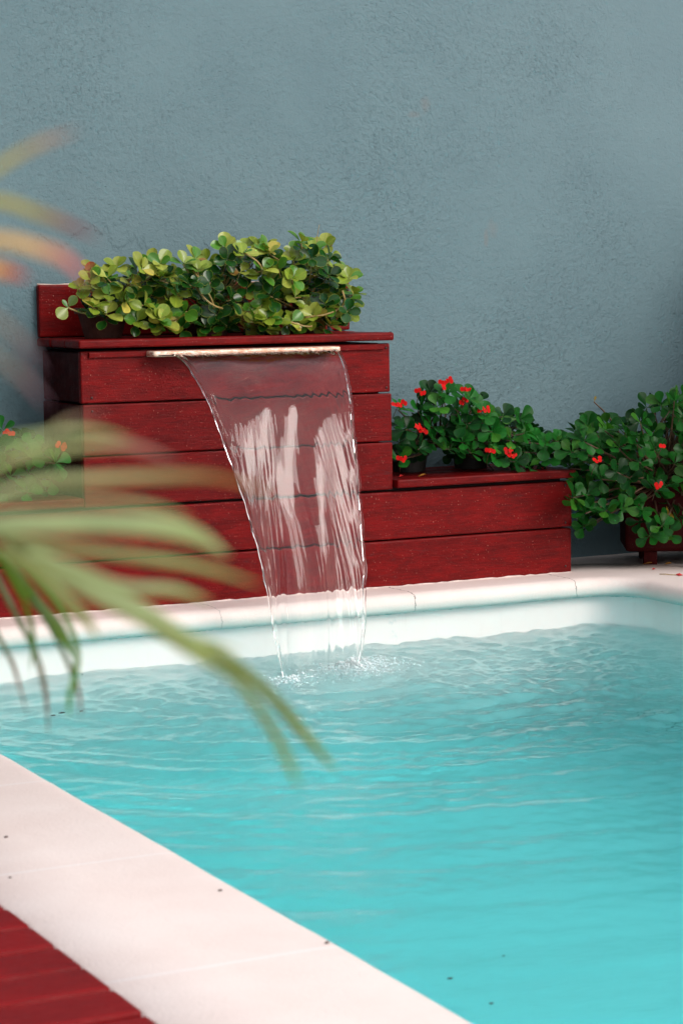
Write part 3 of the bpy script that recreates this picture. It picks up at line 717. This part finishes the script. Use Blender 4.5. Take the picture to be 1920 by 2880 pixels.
# --- crown-of-thorns spurges with red flowers
def colB(rg):
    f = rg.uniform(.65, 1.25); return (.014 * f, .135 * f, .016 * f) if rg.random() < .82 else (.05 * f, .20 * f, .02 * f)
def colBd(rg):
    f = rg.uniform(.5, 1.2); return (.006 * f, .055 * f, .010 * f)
profB = ((0, .06), (.12, .10), (.28, .34), (.45, .68), (.62, .94), (.76, 1.), (.89, .80), (.97, .42), (1., .10))
def flower(parent, c, face, rg, n=2, size=.0108):
    m_ = MB(); face = face.normalized(); a = face.cross(Vector((0, 0, 1))).normalized(); up = a.cross(face) * -1
    for k in range(n):
        cc = c + a * ((k - (n - 1) / 2) * size * 1.35) + up * rg.uniform(-.5, .5) * size + face * rg.uniform(-.002, .003)
        fn = (face + a * rg.uniform(-.4, .4) + up * rg.uniform(-.4, .4)).normalized(); s1 = fn.cross(Vector((0, 0, 1))).normalized(); s2 = fn.cross(s1); ph = rg.uniform(0, 3.14)
        for sgn in (0, math.pi):        # two kidney-shaped bracts
            base = len(m_.v); ctr = cc + (s1 * math.cos(ph + sgn) + s2 * math.sin(ph + sgn)) * size * .42
            m_.v.append(tuple(ctr + fn * .0012))
            for j in range(12):
                q = 2 * math.pi * j / 12; r = size * .62 * (1 - .10 * math.cos(2 * q))
                m_.v.append(tuple(ctr + (s1 * math.cos(q) + s2 * math.sin(q)) * r + fn * (.0018 if j % 2 else .0008)))
            for j in range(12): m_.f.append((base, base + 1 + j, base + 1 + (j + 1) % 12))
    fo_ = m_.build('flower', M_red, parent)
    e_ = MB(); e_.tube([c, c + face * .0035], [.0016, .001], 6); e_.build('flower_eye', M_eye, fo_, origin=parent.location)
    return fo_
def spurge(name, label, org_, T, B, xr, yr, n, seed, flowers, soil, group, L_=.056, W_=.038, yd=(.1, .28), extra=(), dark=1., yref=.1, k_=.52):
    rg = random.Random(seed); root = empty(name, org_); tag(root, label, 'potted plant', group)
    fm, st = MB(), MB()
    cs = scatter(T, B, n, xr[0], xr[1], yr, rg, .044, .012, yref, k_); bs = scatter(T, B, int(n * .8), xr[0], xr[1], yd, rg, .045, .03, yref, k_)
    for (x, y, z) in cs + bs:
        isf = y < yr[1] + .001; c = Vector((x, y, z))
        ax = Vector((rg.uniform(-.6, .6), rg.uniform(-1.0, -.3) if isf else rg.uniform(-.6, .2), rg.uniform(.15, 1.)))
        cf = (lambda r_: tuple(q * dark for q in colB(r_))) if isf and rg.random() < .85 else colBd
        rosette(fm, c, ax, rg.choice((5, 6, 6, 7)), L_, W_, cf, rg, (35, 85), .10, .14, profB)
        p0 = Vector(soil) + Vector((rg.uniform(-.06, .06), rg.uniform(-.04, .04), 0))
        st.tube(curve(p0, c, (rg.uniform(-.05, .05), rg.uniform(-.04, .02), rg.uniform(-.02, .05)), 7), [.0042, .004, .0038, .0034, .003, .0026, .002], 6)
    for (x, z, y, nf) in flowers:
        f_ = Vector((x, y, z)); st.tube(curve(f_ + Vector((rg.uniform(-.01, .01), .03, -.045)), f_ + Vector((0, .002, -.003)), (0, .006, 0), 4), .0011, 5)
        flower(root, f_, Vector((rg.uniform(-.5, .2), -1, rg.uniform(.1, .6))), rg, nf)
    for e in extra: e(fm, st, rg)
    fm.build('foliage', M_leafB, root); st.build('stems', M_stem, root)
    return root
RF = [(x, z) for x, z in RB_F]
fl = [(x - .018, z, -.005, n) for (x, z), n in zip(RF, (2, 3, 1, 2, 2, 3, 3, 2, 2, 2, 2, 2, 2))]
r = spurge('flowering_spurge', 'green spurge with many red flowers standing on the right bench beside the upper box', (1.24, .16, .3185), RB_T, RB_B, (1.03, 1.62), (.0, .09), 54, 31, fl, (1.22, .18, .40), 'flowering plants around the fountain')
pot('pot', (1.14, .23, .3187), .05, .06, .06, M_pot, r); pot('pot', (1.36, .23, .3187), .05, .06, .06, M_pot, r)
fl = [(x, z, .02, n) for (x, z), n in zip(LB_F, (2, 2, 1))]
r = spurge('flowering_spurge', 'green spurge with a few red flowers on the left bench, half hidden by the palm', (-.20, .16, .3185), LB_T, LB_B, (-.42, -.015), (.0, .09), 30, 33, fl, (-.2, .18, .40), 'flowering plants around the fountain')
pot('pot', (-.2, .19, .3187), .06, .075, .10, M_pot, r)
def branch(fm, st, rg):
    st.tube(curve((1.80, .10, .36), (1.52, .06, .385), (0, -.02, .05), 7), [.0045, .0045, .004, .004, .0035, .003, .0025], 6)
    st.tube(curve((1.86, .1, .33), (1.685, .03, .52), (.02, -.02, .02), 7), [.0045, .0042, .004, .0036, .003, .0025, .002], 6)
    for p in ((1.50, .05, .39), (1.545, .04, .40), (1.47, .06, .375)):
        rosette(fm, Vector(p), Vector((-.6, -.6, .6)), 6, .045, .022, colB, rg, (45, 85), .1, .14, profB)
    leaf(fm, Vector((1.685, .03, .52)), Vector((.3, -.2, 1)), Vector((0, -1, 0)), .02, .009, (.25, .18, .04), .1, .1, profB)
    for (x, z) in ((1.645, .215), (1.90, .19), (1.915, .175)):
        leaf(fm, Vector((x, -.05 if x > 1.7 else .05, z)), Vector((.1, -.1, -1)), Vector((0, -1, .1)), .034, .018, (.55, .36, .04), .1, .1, profB)
fl = [(RP_F[0][0] - .07, RP_F[0][1], -.175, 2), (RP_F[1][0] - .075, RP_F[1][1], -.185, 2), (1.80, .385, -.17, 1)]
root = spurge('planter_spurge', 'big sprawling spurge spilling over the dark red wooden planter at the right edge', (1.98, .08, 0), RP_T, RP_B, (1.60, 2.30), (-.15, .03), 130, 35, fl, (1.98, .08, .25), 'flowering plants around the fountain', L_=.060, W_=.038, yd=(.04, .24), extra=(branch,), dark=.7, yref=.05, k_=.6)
# the planter itself, turned towards the pool corner, on short feet
pa_ = rad(-30); ctr = Vector((1.81, .045, 0)) + Vector((math.cos(pa_), math.sin(pa_), 0)) * .24 + Vector((-math.sin(pa_), math.cos(pa_), 0)) * .125
pl = boxes('planter_box', [(ctr.x - .24, ctr.x + .24, ctr.y - .125, ctr.y + .125, .042, .25, pa_)], M_planter, root, .012)
for (a, c_) in ((-.16, -.09), (.16, -.09), (-.16, .09), (.16, .09)):
    q = ctr + Vector((math.cos(pa_), math.sin(pa_), 0)) * a + Vector((-math.sin(pa_), math.cos(pa_), 0)) * c_
    boxes('foot', [(q.x - .021, q.x + .021, q.y - .021, q.y + .021, -.004, .0425, pa_)], M_planter, pl, .002, origin=root.location)

# --- areca palm in the near left foreground
TOP=[
([(-1.903, -5.032, 0.912), (-1.893, -5.053, 0.928), (-1.885, -5.074, 0.938), (-1.878, -5.094, 0.944), (-1.872, -5.115, 0.947)],0.0025,'a'),
([(-1.904, -5.032, 0.906), (-1.891, -5.044, 0.924), (-1.88, -5.056, 0.926), (-1.872, -5.068, 0.922), (-1.865, -5.079, 0.918), (-1.856, -5.091, 0.912)],0.0030,'b'),
([(-1.913, -5.064, 0.902), (-1.903, -5.082, 0.911), (-1.895, -5.101, 0.912), (-1.889, -5.118, 0.909), (-1.885, -5.135, 0.905), (-1.883, -5.151, 0.897)],0.0037,'c'),
([(-1.922, -5.096, 0.899), (-1.909, -5.102, 0.903), (-1.898, -5.108, 0.902), (-1.889, -5.112, 0.899)],0.0034,'d'),
([(-1.95, -5.19, 0.896), (-1.939, -5.196, 0.893), (-1.929, -5.202, 0.886), (-1.923, -5.206, 0.879), (-1.919, -5.208, 0.871)],0.0021,'e'),
([(-1.95, -5.19, 0.894), (-1.939, -5.197, 0.884), (-1.93, -5.202, 0.876), (-1.923, -5.206, 0.869), (-1.918, -5.21, 0.862)],0.0021,'e'),
]
GREEN=[
([(-1.9, -5.078, 0.833), (-1.891, -5.082, 0.843), (-1.878, -5.088, 0.846), (-1.864, -5.095, 0.847), (-1.851, -5.102, 0.844)],0.0019,'g'),
([(-1.89, -5.048, 0.824), (-1.883, -5.058, 0.834), (-1.872, -5.07, 0.838), (-1.86, -5.083, 0.841), (-1.849, -5.096, 0.841), (-1.837, -5.11, 0.836)],0.0030,'h'),
([(-1.899, -5.08, 0.822), (-1.89, -5.078, 0.826), (-1.875, -5.079, 0.829), (-1.86, -5.081, 0.829), (-1.837, -5.086, 0.829), (-1.815, -5.092, 0.828), (-1.793, -5.097, 0.821)],0.0030,'i'),
([(-1.881, -5.018, 0.809), (-1.873, -5.023, 0.809), (-1.858, -5.03, 0.809), (-1.837, -5.041, 0.809), (-1.818, -5.05, 0.807), (-1.807, -5.057, 0.803), (-1.798, -5.062, 0.796)],0.0068,'g'),
([(-1.876, -5.022, 0.806), (-1.862, -5.022, 0.801), (-1.847, -5.022, 0.798), (-1.823, -5.028, 0.794), (-1.799, -5.033, 0.789), (-1.775, -5.039, 0.781)],0.0036,'g'),
([(-1.855, -4.998, 0.794), (-1.837, -4.998, 0.788), (-1.817, -5.0, 0.779), (-1.795, -5.002, 0.776), (-1.779, -5.002, 0.77)],0.0034,'g'),
([(-1.86, -4.994, 0.798), (-1.844, -4.982, 0.789), (-1.821, -4.973, 0.776), (-1.794, -4.967, 0.761), (-1.772, -4.958, 0.746), (-1.749, -4.95, 0.728)],0.0081,'g'),
([(-1.769, -4.938, 0.748), (-1.734, -4.912, 0.73), (-1.701, -4.887, 0.706), (-1.671, -4.86, 0.68), (-1.64, -4.833, 0.653)],0.0046,'j'),
([(-1.765, -4.941, 0.742), (-1.754, -4.965, 0.731), (-1.75, -4.987, 0.717), (-1.75, -5.006, 0.705), (-1.752, -5.024, 0.695)],0.0036,'j'),
([(-1.704, -4.467, 0.739), (-1.649, -4.351, 0.703), (-1.592, -4.236, 0.662), (-1.535, -4.12, 0.623), (-1.48, -4.004, 0.578)],0.0100,'k'),
([(-1.834, -4.901, 0.785), (-1.812, -4.877, 0.772), (-1.792, -4.853, 0.758), (-1.771, -4.83, 0.741), (-1.754, -4.804, 0.726)],0.0050,'g'),
([(-1.621, -4.216, 0.706), (-1.617, -4.221, 0.684), (-1.604, -4.231, 0.651), (-1.594, -4.239, 0.625), (-1.589, -4.245, 0.596), (-1.589, -4.249, 0.564)],0.0036,'l'),
([(-1.621, -4.216, 0.706), (-1.608, -4.245, 0.682), (-1.598, -4.273, 0.656), (-1.592, -4.299, 0.63), (-1.591, -4.322, 0.608), (-1.596, -4.34, 0.593)],0.0035,'l'),
([(-1.63, -4.211, 0.706), (-1.629, -4.215, 0.677), (-1.619, -4.224, 0.642), (-1.609, -4.232, 0.616), (-1.602, -4.24, 0.58)],0.0032,'l'),
([(-1.665, -4.39, 0.72), (-1.646, -4.402, 0.7), (-1.631, -4.412, 0.676), (-1.626, -4.418, 0.65), (-1.632, -4.418, 0.624), (-1.633, -4.419, 0.61)],0.0038,'k'),
([(-1.898, -5.081, 0.819), (-1.892, -5.083, 0.822), (-1.876, -5.091, 0.824), (-1.858, -5.101, 0.823), (-1.843, -5.108, 0.82), (-1.834, -5.113, 0.816)],0.0018,'g'),
([(-1.917, -5.142, 0.836), (-1.911, -5.144, 0.842), (-1.9, -5.149, 0.848), (-1.891, -5.152, 0.854), (-1.881, -5.157, 0.856)],0.0014,'h'),
([(-1.846, -5.002, 0.789), (-1.826, -5.005, 0.775), (-1.805, -5.008, 0.765), (-1.786, -5.009, 0.756), (-1.769, -5.01, 0.75)],0.0022,'g'),
([(-1.673, -4.386, 0.723), (-1.654, -4.374, 0.697), (-1.64, -4.358, 0.676), (-1.63, -4.341, 0.652), (-1.626, -4.321, 0.627)],0.0033,'k'),
]
RACH_TOP=[
([(-1.909, -5.01, 0.762), (-1.912, -5.021, 0.812), (-1.91, -5.034, 0.86), (-1.909, -5.049, 0.897), (-1.909, -5.064, 0.914)],0.0016,'m'),
]
RACH_GREEN=[
([(-1.922, -4.934, 0.742), (-1.903, -4.948, 0.777), (-1.881, -4.965, 0.801), (-1.866, -4.982, 0.803), (-1.854, -4.997, 0.795)],0.0020,'m'),
]
PC = {'g': ((.33, .42, .22), (.33, .42, .18)), 'h': ((.42, .46, .25), (.42, .22, .20)), 'i': ((.42, .46, .25), (.26, .14, .04)), 'j': ((.20, .26, .05), (.24, .33, .05)),
      'k': ((.09, .22, .03), (.09, .26, .03)), 'l': ((.07, .13, .04), (.20, .11, .09)), 'm': ((.16, .2, .06), (.19, .25, .07)),
      'a': ((.50, .46, .20), (.45, .28, .28)), 'b': ((.50, .44, .12), (.26, .07, .09)), 'c': ((.78, .50, .22), (.60, .14, .14)), 'd': ((.80, .42, .06), (.50, .05, .03)), 'e': ((.26, .22, .20), (.22, .12, .18))}
def smooth_pts(P, n=26):
    P = [Vector(p) for p in P]; Q = [P[0] * 2 - P[1]] + P + [P[-1] * 2 - P[-2]]; o = []
    for k in range(n):
        s = k / (n - 1) * (len(P) - 1); i = min(int(s), len(P) - 2); f = s - i; a, b_, c, d = Q[i:i + 4]
        o.append(.5 * ((2 * b_) + (c - a) * f + (2 * a - 5 * b_ + 4 * c - d) * f * f + (3 * b_ - a - 3 * c + d) * f ** 3))
    return o
def blade(mb, P, hw, key, rg, tipstart=.7):
    pts = smooth_pts(P); c0, c1 = PC[key]; k0 = len(mb.v); n = len(pts); tw = rg.uniform(-.35, .35)
    for i, p in enumerate(pts):
        t_ = (pts[min(i + 1, n - 1)] - pts[max(i - 1, 0)]).normalized(); view = Vector((.45, .89, -.05)); s = t_.cross(view).normalized(); s = (s + view * tw).normalized(); nn = s.cross(t_)
        q = i / (n - 1); w_ = hw * .58 * (min(1, .45 + q * 2.2)) * (1 - max(0, (q - tipstart) / (1 - tipstart)) ** 1.6 * .93)
        m_ = min(1, max(0, (q - .55) / .3)); c = tuple(a + (b_ - a) * m_ for a, b_ in zip(c0, c1))
        for u_, h in ((-1, .35), (-.5, .15), (0, 0), (.5, .15), (1, .35)):
            mb.v.append(tuple(p + s * u_ * w_ + nn * h * w_)); mb.col.append((*c, 1)); mb.uv.append((u_, q, 0))
    for i in range(n - 1):
        for j in range(4): a = k0 + i * 5 + j; mb.f.append((a, a + 1, a + 6, a + 5))
palm = empty('potted_palm', (-2.02, -4.38, .004)); tag(palm, 'blurred green palm with orange tipped leaves in the near left foreground', 'palm')
pot('pot', (-2.02, -4.38, .004), .10, .14, .24, M_terra, palm)
mb = MB(); mb.tube(curve((-2.02, -4.38, .2), (-1.99, -4.40, .5), (.01, 0, 0)), [.022, .02, .018, .016, .014, .012], 10); mb.build('trunk', M_stem, palm)
rg = random.Random(77)
for nm, blades, rach in (('frond', GREEN, RACH_GREEN[0]), ('frond', TOP, RACH_TOP[0])):
    mb = MB(); rp_ = [Vector(p) for p in rach[0]]; pts = smooth_pts([(-1.99, -4.40, .46), ((rp_[0].x - 1.99) / 2, (rp_[0].y - 4.40) / 2, (rp_[0].z + .46) / 2 + .04)] + rp_, 34)
    mb.tube(pts, [.0065 - .0045 * k / 33 for k in range(34)], 8); mb.col = [(*PC['m'][0], 1)] * len(mb.v); mb.uv = [(.5, .3, 0)] * len(mb.v)
    fr = mb.build(nm, M_palm, palm)
    for P, hw, key in blades:
        m_ = MB(); blade(m_, P, hw, key, rg); m_.build('leaflet', M_palm, fr, origin=palm.location)

# ================================================================ SMALL THINGS
def flatleaf(name, x, y, z, length, width, ang, material, label, cat, group=None, tilt=.1):
    m_ = MB(); d = Vector((math.cos(ang), math.sin(ang), tilt)); leaf(m_, Vector((x, y, z + .002)), d, Vector((0, 0, 1)), length, width, (1, 1, 1), .3, -.05)
    n = len(m_.v); m_.v += [(a, b_, c - .0006) for a, b_, c in m_.v]; m_.f += [tuple(i + n for i in f[::-1]) for f in m_.f]; m_.col = []; m_.uv = []
    o = m_.build(name, material, origin=(x, y, z)); tag(o, label, cat, group); return o
G1 = 'fallen leaves and petals'
flatleaf('fallen_leaf', 1.865, .03, 0, .032, .018, -.6, M_dry, 'yellow fallen leaf on the white paving just below the planter foot', 'leaf', G1)
flatleaf('fallen_leaf', 1.915, -.015, 0, .026, .013, -.4, M_dry, 'yellow fallen leaf nearest the right edge on the white paving', 'leaf', G1)
flatleaf('fallen_petal', 1.812, -.10, 0, .014, .010, .2, M_petal, 'single small red petal on the paving between yellow leaves and twig', 'petal', G1)
flatleaf('fallen_leaf', 1.065, .03, .3185, .030, .012, .1, M_dry, 'orange brown leaf lying on the right bench under the flowers', 'leaf', G1)
flatleaf('fallen_petal', 1.008, .045, .3185, .020, .014, .3, M_petal, 'red petal lying on the bench in the corner by the upper box', 'petal', G1)
flatleaf('fallen_petal', 1.505, .04, .3185, .014, .010, 1.2, M_petal, 'red petal with pale stalk near the right end of the bench', 'petal', G1)
flatleaf('dry_leaf', 1.118, .322, .735, .022, .010, .2, M_debris, 'tiny dark red dry leaf caught on the wall by the top board', 'leaf', G1, .3)
tw = empty('fallen_twig', (1.769, -.212, 0)); tag(tw, 'thin pale twig with a red tip lying on the rounded pool corner', 'twig')
mb = MB(); mb.tube([(1.765, -.207, .003), (1.776, -.222, .004), (1.786, -.236, .003), (1.797, -.249, .003)], .0014, 6); mb.build('stalk', M_ystem, tw)
mb = MB(); mb.tube([(1.797, -.249, .004), (1.803, -.256, .005), (1.81, -.263, .003)], [.002, .0045, .001], 7); mb.build('bud', M_petal, tw)
def speck(x, y, z, s, ang, label, flat=.45):
    m_ = MB(); rg = random.Random(int(abs(x * 1000)))
    s *= .72; k = 9; top = [(x + math.cos(2 * math.pi * i / k + ang) * s * rg.uniform(.5, 1.1), y + math.sin(2 * math.pi * i / k + ang) * s * .6 * rg.uniform(.5, 1.1), z) for i in range(k)]
    m_.v = top + [(a, b_, c + s * flat) for a, b_, c in top] + [(x, y, z + s * flat * 1.5)]
    m_.f = [(i, (i + 1) % k, k + (i + 1) % k, k + i) for i in range(k)] + [(k + i, k + (i + 1) % k, 2 * k) for i in range(k)]
    tag(m_.build('debris_crumb', M_debris, origin=(x, y, z)), label, 'debris', 'dark crumbs')
speck(-1.009, -2.347, 0, .006, .8, 'dark crumb on the left coping, the farthest from the camera')
speck(-.835, -2.82, 0, .0055, .1, 'dark crumb on the coping halfway down the pool edge')
speck(-.815, -3.136, 0, .0055, .4, 'dark crumb at the pool edge nearest the bottom of the photo')
speck(-1.085, -2.593, 0, .0045, .2, 'small dark crumb by the paint joint near the deck corner')
for i, (x, y, s, lab) in enumerate(((-.337, -.665, .010, 'leftmost scrap of leaf litter floating below the palm'), (-.308, -.646, .013, 'dark wet leaf scrap floating in the middle of the left trio'), (-.259, -.648, .009, 'small leaf scrap floating right of the left trio'),
                                    (-.073, -.15, .005, 'tiny dark scrap floating close to the white pool wall'))):
    speck(x, y, WZ + .001, s, i, lab, .2)
for i, (x, y, s, lab) in enumerate(((-.392, -2.894, .005, 'dark speck on the water right of the coping, upper one'), (-.52, -2.953, .008, 'largest dark speck on the near water'), (-.526, -3.084, .007, 'lowest dark speck on the near water'))):
    speck(x, y, WZ + .001, s, i, lab, .2)
